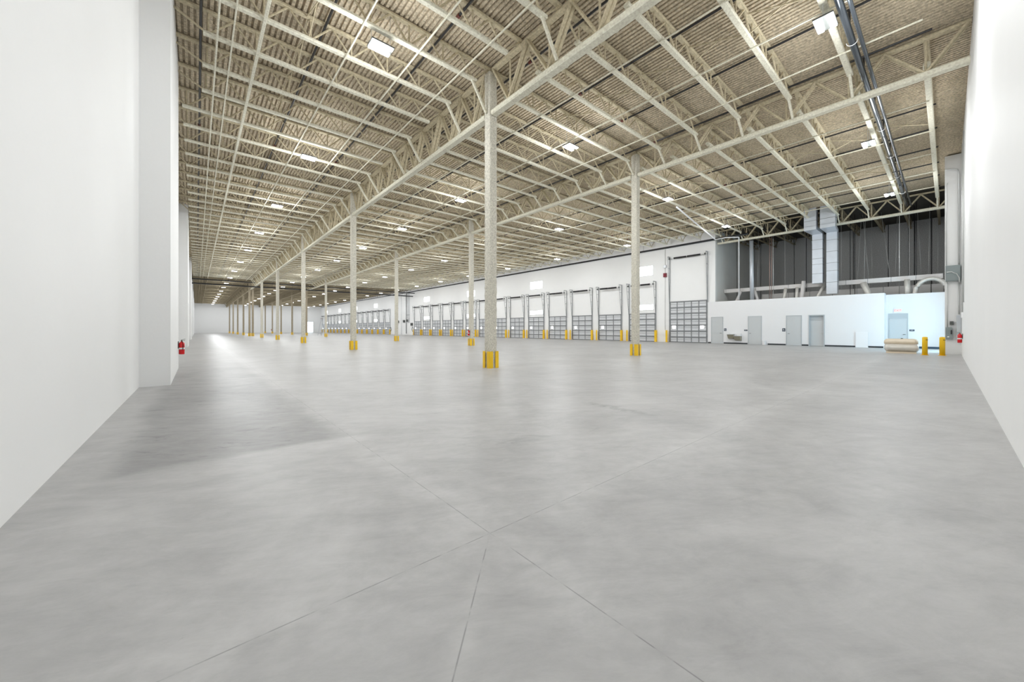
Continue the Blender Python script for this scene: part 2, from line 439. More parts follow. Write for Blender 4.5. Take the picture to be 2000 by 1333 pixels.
# ---------------------------------------------------------------- lamps
def area(name, loc, sx, sy, w, col, rot=(0, 0, 0), parent=None):
    d = bpy.data.lights.new(name, 'AREA'); d.shape = 'RECTANGLE'; d.size = sx; d.size_y = sy; d.energy = w; d.color = col
    o = bpy.data.objects.new(name, d); COL.objects.link(o); o.location = loc; o.rotation_euler = rot
    if parent: o.parent = parent
    return o
area('daylight', (35.4, -0.40, 1.8), 4.2, 3.2, DAY_W, (0.48, 0.84, 1.0), (math.radians(-90), 0, 0))  # blue lamp of the added, unseen opening

lamp0 = None
def make_fixture(loc, label, group):
    r = empty('high_bay_light', loc, label, 'ceiling light', group)
    MB().box(-0.33, 0.33, -0.22, 0.22, 0.03, 0.07).box(-0.2, 0.2, -0.09, 0.09, 0.07, 0.13).build('housing', 'boxd', r)
    for s in (-1, 1):
        MB().box(-0.3, 0.3, s * 0.135 - 0.065, s * 0.135 + 0.065, -0.005, 0.03).build('lens', 'lens', r)
    MB().tube([(-0.28, 0, 0.07), (-0.28, 0, deckz(loc[0]) - loc[2] + 0.02)], 0.008, 5).tube([(0.28, 0, 0.07), (0.28, 0, deckz(loc[0]) - loc[2] + 0.02)], 0.008, 5).build('hanger', 'cond', r)
    for s in (-1, 1): area('lamp', (0, s * 0.135, -0.012), 0.6, 0.13, LAMP_W / 2, (0.95, 0.98, 1.0), parent=r)
    d = bpy.data.lights.new('fill_glow', 'POINT'); d.energy = GLOW_W; d.shadow_soft_size = 0.60; d.color = (0.95, 0.98, 1.0)  # unseen point lamp added below the fixture to lift ceiling and walls
    g = bpy.data.objects.new('fill_glow', d); COL.objects.link(g); g.location = (0, 0, -0.80); g.parent = r
    return r
rows = ((4.13, 10.8, 9.65, 'the first row from the left wall'), (12.95, 11.1, 9.65, 'the row between the two column rows'),
        (22.6, 11.4, 9.55, 'the row just past the second column row'), (32.6, 11.6, 9.68, 'the row nearest the dock doors'))
for X, yl, z, rl in rows:
    for k in range(-1, 17):
        y = yl + 9.2 * k if k >= 0 else {4.13: 1.6, 12.95: 2.14, 22.6: 2.25, 32.6: 2.32}[X]
        if y > Y1 - 2: continue
        if k > 0:                                       # fixtures hang clear between two joists
            d = (y - 0.44 + JS / 2) % JS - JS / 2
            if abs(d) < 0.34: y += math.copysign(0.34 - abs(d), d)
        lb = 'bright rectangular high-bay light, %s out in %s' % (nth(k + 2), rl)
        if k == -1: lamp0 = make_fixture((X, y, z), lb, 'high-bay lights')
        else: clone(lamp0, (X, y, z), lb, 'high-bay lights')

# ---------------------------------------------------------------- columns
ZC = {'a': 10.55, 'b': 10.62}
def shaft_mesh(h, name, parent, m_='column'):
    rnd = random.Random(3); b = MB(); s = 0.165; nz = 110; per = []
    m = 5
    for side in range(4):
        for i in range(m):
            t = -s + 2 * s * i / m
            per.append([(t, -s), (s, t), (-t, s), (-s, -t)][side])
    n = len(per)
    for j in range(nz + 1):
        z = h * j / nz
        for (x, y) in per:
            corner = 0.93 if abs(abs(x) - abs(y)) < 1e-6 else 1.0
            k = corner + rnd.uniform(-0.045, 0.045)
            b.v.append((x * k, y * k, z))
    for j in range(nz):
        for i in range(n):
            b.f.append((j * n + i, j * n + (i + 1) % n, (j + 1) * n + (i + 1) % n, (j + 1) * n + i))
    b.f.append(tuple(nz * n + i for i in range(n)))
    return b.build(name, m_, parent)
def guard_mesh(sx, sy):
    b = MB(); R, leg, t, h = 0.215, 0.16, 0.014, 0.6
    # an L of plate with a rounded outer corner, standing off the shaft
    pts = [(R - leg, R)]
    for a in range(0, 91, 18):
        A = math.radians(90 - a); pts.append((R - 0.035 + 0.035 * math.cos(A), R - 0.035 + 0.035 * math.sin(A)))
    pts.append((R, R - leg))
    inner = [(R - leg, R - t)] + [(R - 0.035 + (0.035 - t) * math.cos(math.radians(90 - a)), R - 0.035 + (0.035 - t) * math.sin(math.radians(90 - a))) for a in range(0, 91, 18)] + [(R - t, R - leg)]
    m = len(pts)
    ring = [(sx * x, sy * y) for x, y in pts] + [(sx * x, sy * y) for x, y in inner[::-1]]
    n = len(ring)
    b.poly([(x, y, 0.0) for x, y in ring] + [(x, y, h) for x, y in ring],
           [(i, (i + 1) % n, (i + 1) % n + n, i + n) for i in range(n)] +
           [(i, i + 1, n - 2 - i, n - 1 - i) for i in range(m - 1)] + [(n + i, n + n - 1 - i, n + n - 2 - i, n + i + 1) for i in range(m - 1)])
    return b
def make_column(loc, h, label, m_='column'):
    r = empty('steel_column', loc, label, 'column', 'sprayed columns of the hall')
    shaft_mesh(h, 'shaft', r, m_)
    for sx, sy in ((1, 1), (1, -1), (-1, 1), (-1, -1)):
        guard_mesh(sx, sy).build('corner_guard', 'yellow', r)['label'] = 'yellow corner guard'
    MB().box(-0.2, 0.2, -0.2, 0.2, 0, 0.02).build('base_plate', 'galv', r)
    return r
col0 = {}
for key, X, h, rl in (('a', XA, 10.58, 'the row nearer the left wall'), ('b', XB, 10.58, 'the row nearer the dock doors')):
    for k in range(0, 10):
        y = YC + BAY * k
        spots = [(X, y)]
        if key == 'a' and k == 5: spots = [(X - 0.26, y), (X + 0.26, y)]
        for q, (x, yy) in enumerate(spots):
            lb = 'tan column with yellow base guards, %s out in %s' % (nth(k + 1), rl)
            if len(spots) == 2: lb = 'tan column, %s of the close pair in %s' % (('left', 'right')[q], rl)
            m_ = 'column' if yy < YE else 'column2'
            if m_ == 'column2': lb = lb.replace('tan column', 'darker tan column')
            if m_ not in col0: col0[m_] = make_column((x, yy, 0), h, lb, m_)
            else: clone(col0[m_], (x, yy, 0), lb)

# ---------------------------------------------------------------- girders along the column rows
def girder(X, y0, y1, zb, zt, label, group):
    r = empty('roof_girder', (X, y0, 0), label, 'girder', group)
    g0 = 0.18 if y0 > Y0 + 0.1 else 0.03; g1 = 0.18 if y1 < Y1 - 0.1 and y1 != YR else 0.03
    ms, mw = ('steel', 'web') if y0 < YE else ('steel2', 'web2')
    L = y1 - y0 - g0 - g1; y0 += g0
    r.location = (X, y0, 0)
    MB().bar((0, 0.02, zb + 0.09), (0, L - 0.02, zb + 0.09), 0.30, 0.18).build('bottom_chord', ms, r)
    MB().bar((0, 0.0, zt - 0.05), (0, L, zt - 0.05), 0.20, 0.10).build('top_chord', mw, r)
    w = MB(); n = max(1, int(round(L / JS))); st = L / n
    for i in range(n):                                   # V webs: top nodes at the joists, bottom nodes midway
        a, m, c = i * st, (i + 0.5) * st, (i + 1) * st
        for p, q in ((max(a, 0.06), m), (min(c, L - 0.06), m)):
            th = 0.085 if (p < m) else 0.06
            for s in (-0.075, 0.075):
                w.bar((s, p, zt - 0.08), (s, q, zb + 0.12), 0.065, th + 0.03, (1, 0, 0))
        w.bar((0, m, zb + 0.15), (0, m, zt - 0.15), 0.06, 0.05)
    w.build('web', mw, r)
    return r
for X, zb, zt, rl in ((XA, 9.02, 10.71, 'first column row'), (XB, 9.40, 10.71, 'second column row')):
    ysg = [Y0] + [YC + BAY * k for k in range(10)] + [Y1]
    for k in range(len(ysg) - 1):
        pass
        girder(X, ysg[k], ysg[k + 1], zb, zt, 'deep tan roof girder, %s bay out along the %s' % (nth(k + 1), rl), 'girders on the column rows')
girder(XD + 0.5, Y0, YR, 9.70, 11.02, 'tan sprayed girder over the front of the offices', None)

# ---------------------------------------------------------------- joists
def joist_parts(x0, x1, left_kind, right_kind, zgl=0, zgr=0, knee=True):
    """parts of one joist in coordinates relative to (x0, y, 0)."""
    L = x1 - x0; out = []
    zb = lambda x: jb(x0 + x) + 0.05
    zt = lambda x: jb(x0 + x) + JD - 0.05
    e0 = {'wall': 1.32, 'pier': 0.75}.get(left_kind, 0.78)
    e1 = 0.75 if right_kind in ('wall', 'short') else 0.78
    n = 14; xs = [e0 + (L - e0 - e1) * i / n for i in range(n + 1)]
    b = MB()
    b.bar((e0 - 0.12, 0, zb(e0)), (18.2 - x0, 0, jb(18.2) + 0.05), 0.17, 0.10) if x0 < 18.2 < x1 - 1 else None
    if x0 < 18.2 < x1 - 1: b.bar((18.2 - x0, 0, jb(18.2) + 0.05), (L - e1 + 0.12, 0, zb(L - e1)), 0.17, 0.10)
    else: b.bar((e0 - 0.12, 0, zb(e0)), (L - e1 + 0.12, 0, zb(L - e1)), 0.17, 0.10)
    out.append(('bottom_chord', b, 'steel'))
    b = MB()
    if x0 < 18.2 < x1 - 1:
        b.bar((0.04, 0, zt(0)), (18.2 - x0, 0, zt(18.2 - x0)), 0.15, 0.09).bar((18.2 - x0, 0, zt(18.2 - x0)), (L - 0.04, 0, zt(L)), 0.15, 0.09)
    else: b.bar((0.04, 0, zt(0)), (L - 0.04, 0, zt(L)), 0.15, 0.09)
    out.append(('top_chord', b, 'web'))
    b = MB()
    pan = max(4, int(round((L - e0 - e1) / 1.25))); st = (L - e0 - e1) / pan
    b.bar((0.06, 0, zt(0)), (e0, 0, zb(e0)), 0.05, 0.06, (0, 1, 0)).bar((L - 0.06, 0, zt(L)), (L - e1, 0, zb(L - e1)), 0.05, 0.06, (0, 1, 0))
    for i in range(pan):
        a = e0 + i * st; m = a + st / 2; c = a + st
        b.bar((a, 0, zb(a)), (m, 0, zt(m)), 0.05, 0.055, (0, 1, 0)).bar((m, 0, zt(m)), (c, 0, zb(c)), 0.05, 0.055, (0, 1, 0))
        b.bar((a, 0, zb(a)), (a, 0, zt(a)), 0.04, 0.05)
    out.append(('web', b, 'web'))
    if knee:
        if left_kind == 'girder':
            out.append(('knee_brace', MB().bar((0.2, 0, zgl + 0.12), (e0 + 0.05, 0, zb(e0)), 0.10, 0.08, (0, 1, 0)), 'steel'))
        if right_kind == 'girder':
            out.append(('knee_brace', MB().bar((L - 0.2, 0, zgr + 0.12), (L - e1 - 0.05, 0, zb(L - e1)), 0.10, 0.08, (0, 1, 0)), 'steel'))
    return out
def make_joist(x0, x1, lk, rk, zgl, zgr, knee, far=False):
    r = empty('roof_joist', (x0, 0, 0), None, 'joist')
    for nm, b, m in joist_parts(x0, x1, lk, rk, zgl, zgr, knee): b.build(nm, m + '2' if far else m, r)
    return r
spans = ((XL, XA, 'wall', 'girder', 0, 9.02, 'between left wall and first columns', 3, 6.0, 'joists by the left wall'),
         (XA, XB, 'girder', 'girder', 9.02, 9.40, 'between the two column rows', 1, 2.0, 'joists between the column rows'),
         (XB, XD, 'girder', 'wall', 9.40, 0, 'between second columns and dock wall', 99, -1, 'joists by the dock wall'))
NJ = int((Y1 - 0.6 - 0.44) / JS)
for si, (x0, x1, lk, rk, zgl, zgr, where, _a, ymin, grp) in enumerate(spans):
    protos = {}
    for n in range(NJ + 1):
        y = 0.44 + JS * n
        if y < ymin: continue
        kn = not (si == 0 and n % 3 == 2)
        over = si == 2 and y < YR
        far = y > YE
        pier = si == 0 and y > 18
        key = (kn, over, far, pier)
        lb = 'tan open-web joist, %s from near end wall, %s' % (nth(n + 1), where)
        if key not in protos:
            j = make_joist(x0, XD + 0.5 if over else x1, 'pier' if pier else lk, 'girder' if over else rk, zgl, 9.70 if over else zgr, kn, far)
            j.location = (x0, y, 0); tag(j, lb, None, grp); protos[key] = j
        else: clone(protos[key], (x0, y, 0), lb, grp)
pj = None
for n in range(0, 9):
    y = 0.44 + JS * n
    lb = 'tan joist over the office roof space, %s from the near end wall' % nth(n + 1)
    if y > YR - 0.4: continue
    if pj is None:
        pj = make_joist(XD + 0.5, XK, 'girder', 'wall', 9.70, 0, True, True); pj.location = (XD + 0.5, y, 0); tag(pj, lb, None, 'joists over the offices')
    else: clone(pj, (XD + 0.5, y, 0), lb)

# bridging angles running along the hall at the joists' bottom chords
brid = [(0.47, .06), (0.82, .05), (1.46, .11), (3.6, .055), (5.27, .055), (6.75, .05), (10.6, .05), (13.0, .05), (15.4, .05),
        (21.2, .045), (24.6, .045), (28.0, .045), (31.4, .13), (35.0, .045)]
for i, (x, w) in enumerate(brid):
    b = MB().bar((x, 0.44, jb(x) - 0.024), (x, YE, jb(x) - 0.024), w * 0.8, 0.045); nf = len(b.f)
    b.bar((x, YE, jb(x) - 0.024), (x, Y1 - 0.7, jb(x) - 0.024), w * 0.8, 0.045)
    o = b.build('joist_bridging', 'steel')
    o.data.materials.append(M['steel2'])
    for p in o.data.polygons[nf:]: p.material_index = 1
    tag(o, '%s tan bridging bar under the joists, %s from the left wall' % ('thick' if w > 0.1 else 'thin', nth(i + 1)), 'bridging', 'bridging bars running along the hall', 'thing')
for i, x in enumerate((2.5, 12.4, 24.1, 30.0)):
    b = MB()
    for n in range(0, 46):
        y = 0.44 + JS * n
        b.bar((x, y + 0.06, jb(x) + 0.1), (x, y + JS - 0.06, jb(x) + JD - 0.1), 0.03, 0.035)
        b.bar((x + 0.06, y + 0.06, jb(x) + JD - 0.1), (x + 0.06, y + JS - 0.06, jb(x) + 0.1), 0.03, 0.035)
    tag(b.build('cross_bridging', 'web'), 'line of crossed bridging bars between joists, %s from the left wall' % nth(i + 1), 'bridging', 'crossed bridging lines', 'thing')

# ---------------------------------------------------------------- pipework under the roof
bx = [0.1, 3.0, 5.9, 8.8, 11.5, 14.4, 17.25, 20.2, 23.3, 26.2, 29.1, 32.0, 34.8, 37.6]
for i, x in enumerate(bx):
    z = jb(x) + 0.60
    r = empty('sprinkler_branch_pipe', (x, 0.3, z), 'thin black sprinkler pipe through the joists, %s from the left wall' % nth(i + 1), 'sprinkler pipe', 'sprinkler branch pipes')
    MB().tube([(0, 0, 0), (0, Y1 - 1.5, 0)], 0.036, 8).build('pipe', 'dark', r)
    for yy in (9.0, 21.6):
        MB().tube([(0, yy, 0), (0, yy + 0.12, 0)], 0.055, 8).build('coupling', 'redc', r)
    for yy in (4.6, 7.6, 10.7, 13.8, 16.9, 20.0):
        MB().tube([(0, yy, 0.02), (0, yy, 0.12)], 0.014, 6).build('sprinkler_head', 'brass', r)
r = empty('sprinkler_main', (0, 1.84, 0), 'dark glossy sprinkler main crossing above the near end wall', 'sprinkler pipe')
MB().tube([(XL + 0.15, 0, 9.93), (38.0, 0, 10.1)], 0.085, 14).build('pipe', 'main', r, smooth=True)
MB().tube([(XL + 0.15, -0.2, 9.88), (38.0, -0.2, 10.05)], 0.05, 12).build('pipe', 'main', r, smooth=True)
for x in bx:
    MB().tube([(x, 0, 9.95), (x, 0, jb(x) + 0.6)], 0.03, 6).build('riser_nipple', 'dark', r)
for x in (12.2, 14.9, 18.6, 22.4, 26.3, 30.1, 34.0):
    zz = 9.93 + 0.17 * (x / 38.0)
    MB().tube([(x, 0.13 * math.cos(a), zz + 0.13 * math.sin(a)) for a in [math.pi * k / 6 - math.pi for k in range(7)]], 0.01, 5).build('hanger_loop', 'white', r)
r = empty('sprinkler_main', (XD - 0.22, 0, 0), 'long black sprinkler main along the top of the dock wall', 'sprinkler pipe')
MB().tube([(0, 11.8, 10.12), (0, Y1 - 0.5, 10.12)], 0.10, 12).build('pipe', 'dark', r, smooth=True)
for k in range(24):
    MB().tube([(0, 16 + 6.2 * k, 10.12), (0, 16 + 6.2 * k, 10.75)], 0.012, 5).build('hanger_rod', 'dark', r)
for yy, zz, rr, wd in ((79.4, 9.6, 0.09, 'higher'), (80.3, 8.95, 0.11, 'lower')):
    r = empty('cross_main', (0, yy, 0), 'black sprinkler main spanning the hall at mid length, %s of two' % wd, 'sprinkler pipe')
    MB().tube([(XL + 0.1, 0, zz), (XD - 0.4, 0, zz)], rr, 10).build('pipe', 'dark', r, smooth=True)
    for k in range(12):
        MB().tube([(1 + 3.2 * k, 0, zz), (1 + 3.2 * k, 0, 10.1)], 0.02, 5).build('hanger_rod', 'dark', r)

# ---------------------------------------------------------------- overhead dock doors
def make_door(loc, w, h, rows_, cols, lites, ztop, lean, zs, label, group):
    r = empty('overhead_dock_door', loc, label, 'overhead door', group)
    sh = h / rows_; hw = w / 2
    b = MB()
    for i in range(rows_): b.box(-0.055, -0.015, -hw, hw, i * sh + 0.01, (i + 1) * sh - 0.006)
    b.build('door_panel', 'panel', r)
    b = MB()
    for i in range(1, rows_ + 1):
        z = i * sh
        b.box(-0.125, -0.055, -hw + 0.01, hw - 0.01, z - 0.11, z - 0.005)
        b.box(-0.075, -0.055, -hw + 0.01, hw - 0.01, z - sh * 0.55, z - sh * 0.55 + 0.03)
    b.box(-0.09, -0.055, -hw + 0.01, hw - 0.01, 0.01, 0.09)
    for k in range(cols + 1):
        y = -hw + 0.03 + (w - 0.06) * k / cols
        b.box(-0.085, -0.055, y - 0.045, y + 0.045, 0.02, h - 0.02)
    b.build('stiffener', 'strut', r)
    for (y, z) in lites:
        MB().box(-0.07, -0.055, y - 0.17, y + 0.17, z - 0.15, z + 0.15).build('door_window', 'lite', r)
    for s in (-1, 1):
        b = MB(); y = s * (hw + 0.06)
        b.box(-0.10, -0.02, y - 0.03, y + 0.03, 0, ztop)
        b.bar((-0.10, y, h * 0.93), (-0.10 - lean, y, ztop - 0.05), 0.05, 0.04, (0, 1, 0))
        for k in range(1, 5):
            t = k / 4.0; z = h + (ztop - h) * t - 0.06
            b.box(-0.10 - lean * t, -0.05, y - 0.02, y + 0.02, z - 0.015, z + 0.02)
        b.box(-0.10 - lean, -0.02, y - 0.035, y + 0.035, ztop - 0.05, ztop)
        b.build('vertical_track', 'track', r)
        MB().tube([(-lean * 0.75 - 0.05, y - s * 0.17, zs), (-lean * 0.75 - 0.05, y - s * 0.05, zs)], 0.10, 10).build('cable_drum', 'boxd', r)
    MB().tube([(-lean * 0.75 - 0.05, -hw, zs), (-lean * 0.75 - 0.05, hw, zs)], 0.018, 6).build('spring_shaft', 'galv', r)
    for s in (-1, 1):
        b = MB(); pts = []
        n = 30
        for k in range(n + 1):
            pts.append((-lean * 0.75 - 0.05, s * (0.06 + (hw * 0.68) * k / n), zs + 0.0))
        b.tube(pts, [0.08 if k % 2 else 0.105 for k in range(n + 1)], 8)
        b.build('torsion_spring', 'dark', r)
    return r
def guard_l(loc, side, label, group):
    b = MB()
    b.box(-0.36, -0.345, -0.10, 0.10, 0, 1.27)
    b.box(-0.36, -0.12, side * 0.10 - 0.008, side * 0.10 + 0.008, 0, 1.27)
    b.box(-0.38, -0.10, -0.12, 0.12, 0, 0.02)
    o = b.build('door_track_guard', 'yellow', None, loc)
    return tag(o, label, 'guard post', group, 'thing')
dp = None; gp = {}
for bank, y0, cnt in (('near', DK0, 14), ('far', 96.0, 16)):
    for k in range(cnt):
        y = y0 + DKS * k
        lb = 'grey sectional dock door, %s in the %s bank counting away from the tall door' % (nth(k + 1), bank)
        grp = 'dock doors of the %s bank' % bank
        if dp is None: dp = make_door((XD, y, 0), 3.2, 3.18, 5, 3, [(1.05, 1.6)], 6.66, 0.5, 6.35, lb, grp)
        else: clone(dp, (XD, y, 0), lb, grp)
        for side in (-1, 1):
            if y + side * 1.75 > Y1 - 0.3: continue
            lb = 'yellow track guard at the %s side of dock door %d, %s bank' % ('near' if side < 0 else 'far', k + 1, bank)
            if side not in gp: gp[side] = guard_l((XD, y + side * 1.75, 0), side, lb, 'yellow track guards')
            else:
                o = gp[side].copy(); COL.objects.link(o); o.location = (XD, y + side * 1.75, 0); o['label'] = lb
make_door((XD, 17.33, 0), 3.75, 4.32, 7, 5, [(1.45, 1.62), (-1.42, 1.62)], 9.1, 0.35, 8.85, 'tall grey sectional door beside the low white office', None)
o = gp[1].copy(); COL.objects.link(o); o.location = (XD, 19.45, 0); o['label'] = 'yellow track guard at the far side of the tall door'

# ---------------------------------------------------------------- wall fittings between the door banks
def pipe_thing(name, pts, r, m, label, cat, group=None, n=8):
    o = MB().tube(pts, r, n).build(name, m, smooth=True)
    return tag(o, label, cat, group, 'thing')
for i, (y, z0, z1, rr, m) in enumerate(((84.5, 0.3, 10.0, 0.09, 'track'), (83.6, 2.9, 10.0, 0.05, 'galv'), (82.9, 2.9, 10.0, 0.05, 'galv'), (87.3, 0.0, 9.8, 0.03, 'galv'))):
    pipe_thing('wall_conduit', [(XD - 0.12, y, z0), (XD - 0.12, y, z1)], rr, m, 'vertical wall pipe between the two banks of dock doors, %s nearest' % nth(i + 1), 'pipe', 'pipes on the wall between the banks')
pipe_thing('wall_conduit', [(XD - 0.15, 82.6, 4.75), (XD - 0.15, 84.6, 4.75)], 0.04, 'track', 'short level pipe joining the wall pipes between door banks', 'pipe')
for i, (y, z, s) in enumerate(((89.2, 3.2, 0.3), (85.7, 3.27, 0.34), (83.9, 3.4, 0.3), (81.5, 2.5, 0.35))):
    tag(MB().box(XD - 0.3, XD - 0.01, y - s, y + s, z - s * 0.9, z + s * 0.9).box(XD - 0.33, XD - 0.3, y - s * 0.7, y + s * 0.7, z - s * 0.6, z + s * 0.6)
        .build('control_box', 'boxd'), 'small dark control box on the wall between door banks, %s nearest' % nth(4 - i), 'control box', 'boxes between the door banks', 'thing')
for i, y in enumerate((81.2, 94.0)):
    tag(MB().tube([(XD - 0.05, y + 0.35 * math.cos(a), 1.35 + 0.5 * math.sin(a)) for a in [2 * math.pi * k / 14 for k in range(15)]], 0.04, 6)
        .build('cable_loop', 'dark'), 'dark loop of cable hung on the wall, %s' % ('by the near dock bank' if i == 0 else 'by the far dock bank'), 'cable', None, 'thing')

# ---------------------------------------------------------------- fire extinguishers
def extinguisher(loc, rz, label, band=True):
    r = empty('fire_extinguisher', loc, label, 'fire extinguisher', None, rz)
    # local -x is away from the surface it hangs on
    MB().lathe([(0.0, 0), (0.07, 0.0), (0.078, 0.02), (0.078, 0.36), (0.066, 0.40), (0.03, 0.43), (0.022, 0.46)], (-0.1, 0, 0), 20).build('cylinder_body', 'red', r, smooth=True)
    MB().lathe([(0.0795, 0.0), (0.0795, 0.06)], (-0.1, 0, 0.17), 20).build('instruction_band', 'white', r, smooth=True)
    MB().box(-0.19, -0.175, -0.04, 0.04, 0.27, 0.36).build('label_plate', 'mark', r)
    MB().lathe([(0.02, 0.44), (0.024, 0.47), (0.018, 0.50)], (-0.1, 0, 0), 10).bar((-0.1, -0.01, 0.50), (-0.20, -0.01, 0.53), 0.025, 0.012).bar((-0.1, 0.0, 0.47), (-0.19, 0.0, 0.475), 0.025, 0.012).build('valve_handle', 'boxd', r)
    MB().tube([(-0.1, 0.02, 0.46), (-0.13, 0.08, 0.42), (-0.14, 0.095, 0.3), (-0.13, 0.09, 0.15)], 0.011, 6).build('hose', 'dark', r)
    MB().box(-0.025, 0.0, -0.03, 0.03, 0.2, 0.45).build('wall_bracket', 'boxd', r)
    return r
extinguisher((-0.49, 17.3, 0.52), math.pi, 'red fire extinguisher on the thick section of left wall')
extinguisher((28.7, Y0, 0.72), -math.pi / 2, 'red fire extinguisher on the near end wall by the grey electrical boxes')
extinguisher((XB - 0.17, YC + BAY, 0.85), 0, 'red fire extinguisher on the second column of the farther row')
extinguisher((XB - 0.17, YC + BAY * 8, 0.9), 0, 'tiny fire extinguisher on a distant column of the farther row')

# ---------------------------------------------------------------- bollards by the office
def bollard(loc, label):
    r = empty('bollard', loc, label, 'bollard', 'yellow bollards by the office')
    MB().lathe([(0.0, 0.0), (0.105, 0.0), (0.105, 0.93), (0.098, 0.955), (0.07, 0.975), (0.0, 0.985)], (0, 0, 0), 20).build('post', 'yellow', r, smooth=True)
    MB().box(-0.15, 0.15, -0.15, 0.15, 0.0, 0.015).build('base_plate', 'yellow', r)
    for a in (-2.6, -1.9):
        c = Vector((0.104 * math.cos(a), 0.104 * math.sin(a), 0.82))
        MB().tube([c, c + Vector((0.012 * math.cos(a), 0.012 * math.sin(a), 0))], 0.022, 8).build('chain_hole', 'dark', r)
    return r
bollard((29.75, 0.78, 0), 'yellow steel bollard standing nearer the cream wrapped bundle')
bollard((29.95, 0.17, 0), 'yellow steel bollard standing against the white pier')

# ---------------------------------------------------------------- cream wrapped bundle on a pallet
def bundle():
    r = empty('wrapped_bundle', (31.0, 1.72, 0), 'cream plastic-wrapped roll bundle lying on the floor before the exit door', 'wrapped bundle')
    rnd = random.Random(5)
    def blob(n_, m_, y0, y1, cz, rx, rz_, bump_, cx=0.0):
        b = MB(); pr = []
        for i in range(n_ + 1):
            t = i / n_; y = y0 + (y1 - y0) * t
            ed = min(1.0, 6 * t + 0.55, 6 * (1 - t) + 0.55)
            for k in range(m_):
                a = 2 * math.pi * k / m_
                ca, sa = math.cos(a), math.sin(a)
                f = 1 / max(abs(ca) ** 1.5 + abs(sa) ** 1.5, 0.6) ** 0.5
                kx = 1 + rnd.uniform(-bump_, bump_)
                b.v.append((cx + rx * ed * ca * f * kx, y, cz + rz_ * ed * sa * f * kx))
        for i in range(n_):
            for k in range(m_):
                b.f.append((i * m_ + k, i * m_ + (k + 1) % m_, (i + 1) * m_ + (k + 1) % m_, (i + 1) * m_ + k))
        b.f.append(tuple(range(m_))[::-1]); b.f.append(tuple(n_ * m_ + k for k in range(m_)))
        return b
    MB().box(-0.34, 0.34, -0.6, 0.6, 0.0, 0.1).build('pallet', 'wrap', r)
    blob(16, 20, -0.68, 0.68, 0.34, 0.44, 0.28, 0.03).build('lower_roll', 'wrapc', r, smooth=True)
    blob(16, 20, -0.66, 0.70, 0.64, 0.36, 0.20, 0.03, 0.02).build('upper_roll', 'wrap', r, smooth=True)
    MB().box(-0.36, -0.30, -0.55, 0.55, 0.40, 0.44).build('film_fold', 'wrapc', r)
    MB().lathe([(0.0, 0), (0.05, 0.0), (0.04, 0.035), (0.0, 0.04)], (-0.02, -0.02, 0.83), 8).build('tie_knot', 'boxd', r)
bundle()

# ---------------------------------------------------------------- things on the office wall
tag(MB().box(38.43, 38.47, 3.86, 4.55, 0.0, 1.2).build('leaning_board', 'white'), 'blank white board leaning on the office wall', 'board', None, 'thing')
def fountain():
    r = empty('drinking_fountain', (38.48, 12.9, 0), 'pair of grey-tan drinking fountains at two heights on the office wall', 'drinking fountain')
    for y, z in ((0.28, 0.62), (-0.28, 0.47)):
        b = MB()
        b.poly([(0, y - 0.27, z - 0.16), (-0.30, y - 0.24, z - 0.10), (-0.30, y + 0.24, z - 0.10), (0, y + 0.27, z - 0.16),
                (0, y - 0.27, z + 0.26), (-0.46, y - 0.27, z + 0.26), (-0.46, y + 0.27, z + 0.26), (0, y + 0.27, z + 0.26)],
               [(0, 3, 2, 1), (4, 5, 6, 7), (0, 1, 5, 4), (1, 2, 6, 5), (2, 3, 7, 6), (3, 0, 4, 7)])
        c = b.build('basin_unit', 'fount', r)
        MB().box(-0.48, 0.0, y - 0.28, y + 0.28, z + 0.26, z + 0.30).build('basin_rim', 'alu', c)
        MB().tube([(-0.12, y + 0.16, z + 0.28), (-0.12, y + 0.16, z + 0.35), (-0.18, y + 0.14, z + 0.37)], 0.014, 6).build('bubbler', 'brass', c)
    MB().box(-0.12, 0, -0.5, 0.5, 0.72, 0.98).build('back_panel', 'white', r)
fountain()
tag(MB().lathe([(0.0, 0.0), (0.12, 0.0), (0.15, 0.34), (0.155, 0.36), (0.14, 0.36), (0.0, 0.33)], (38.25, 10.5, 0), 16)
    .tube([(38.25 , 10.5 + 0.15 * math.cos(a), 0.36 + 0.09 * math.sin(a)) for a in [math.pi * k / 8 for k in range(9)]], 0.006, 5)
    .build('pail', 'white'), 'white pail on the floor beside the second office door', 'pail', None, 'thing')
def sign(loc, w, h, label, marks, m='sign', x_off=0.0):
    r = empty('door_sign', loc, label, 'sign')
    MB().box(-0.012, 0, -w / 2, w / 2, -h / 2, h / 2).build('plate', m, r)
    b = MB()
    for (y0, y1, z0, z1) in marks: b.box(-0.015, -0.012, y0 * w, y1 * w, z0 * h, z1 * h)
    b.build('lettering', 'mark', r)
    return r
pict = [(0.02, 0.2, 0.16, 0.32), (-0.02, 0.2, -0.08, 0.12), (-0.28, -0.14, -0.08, 0.08), (-0.25, 0.25, -0.36, -0.29)]
sign((38.495, 13.76, 1.33), 0.20, 0.25, 'square navy restroom sign beside the first office door', pict)
sign((38.495, 12.02, 1.28), 0.26, 0.12, 'narrow dark sign left of the second office door', [(-0.3, 0.3, 0.0, 0.16)])
sign((38.495, 9.12, 1.32), 0.21, 0.28, 'square navy restroom sign left of the third office door', pict)
sign((39.495, 1.66, 1.3), 0.25, 0.13, 'narrow navy sign right of the exit door', [(-0.3, 0.3, -0.04, 0.18)])
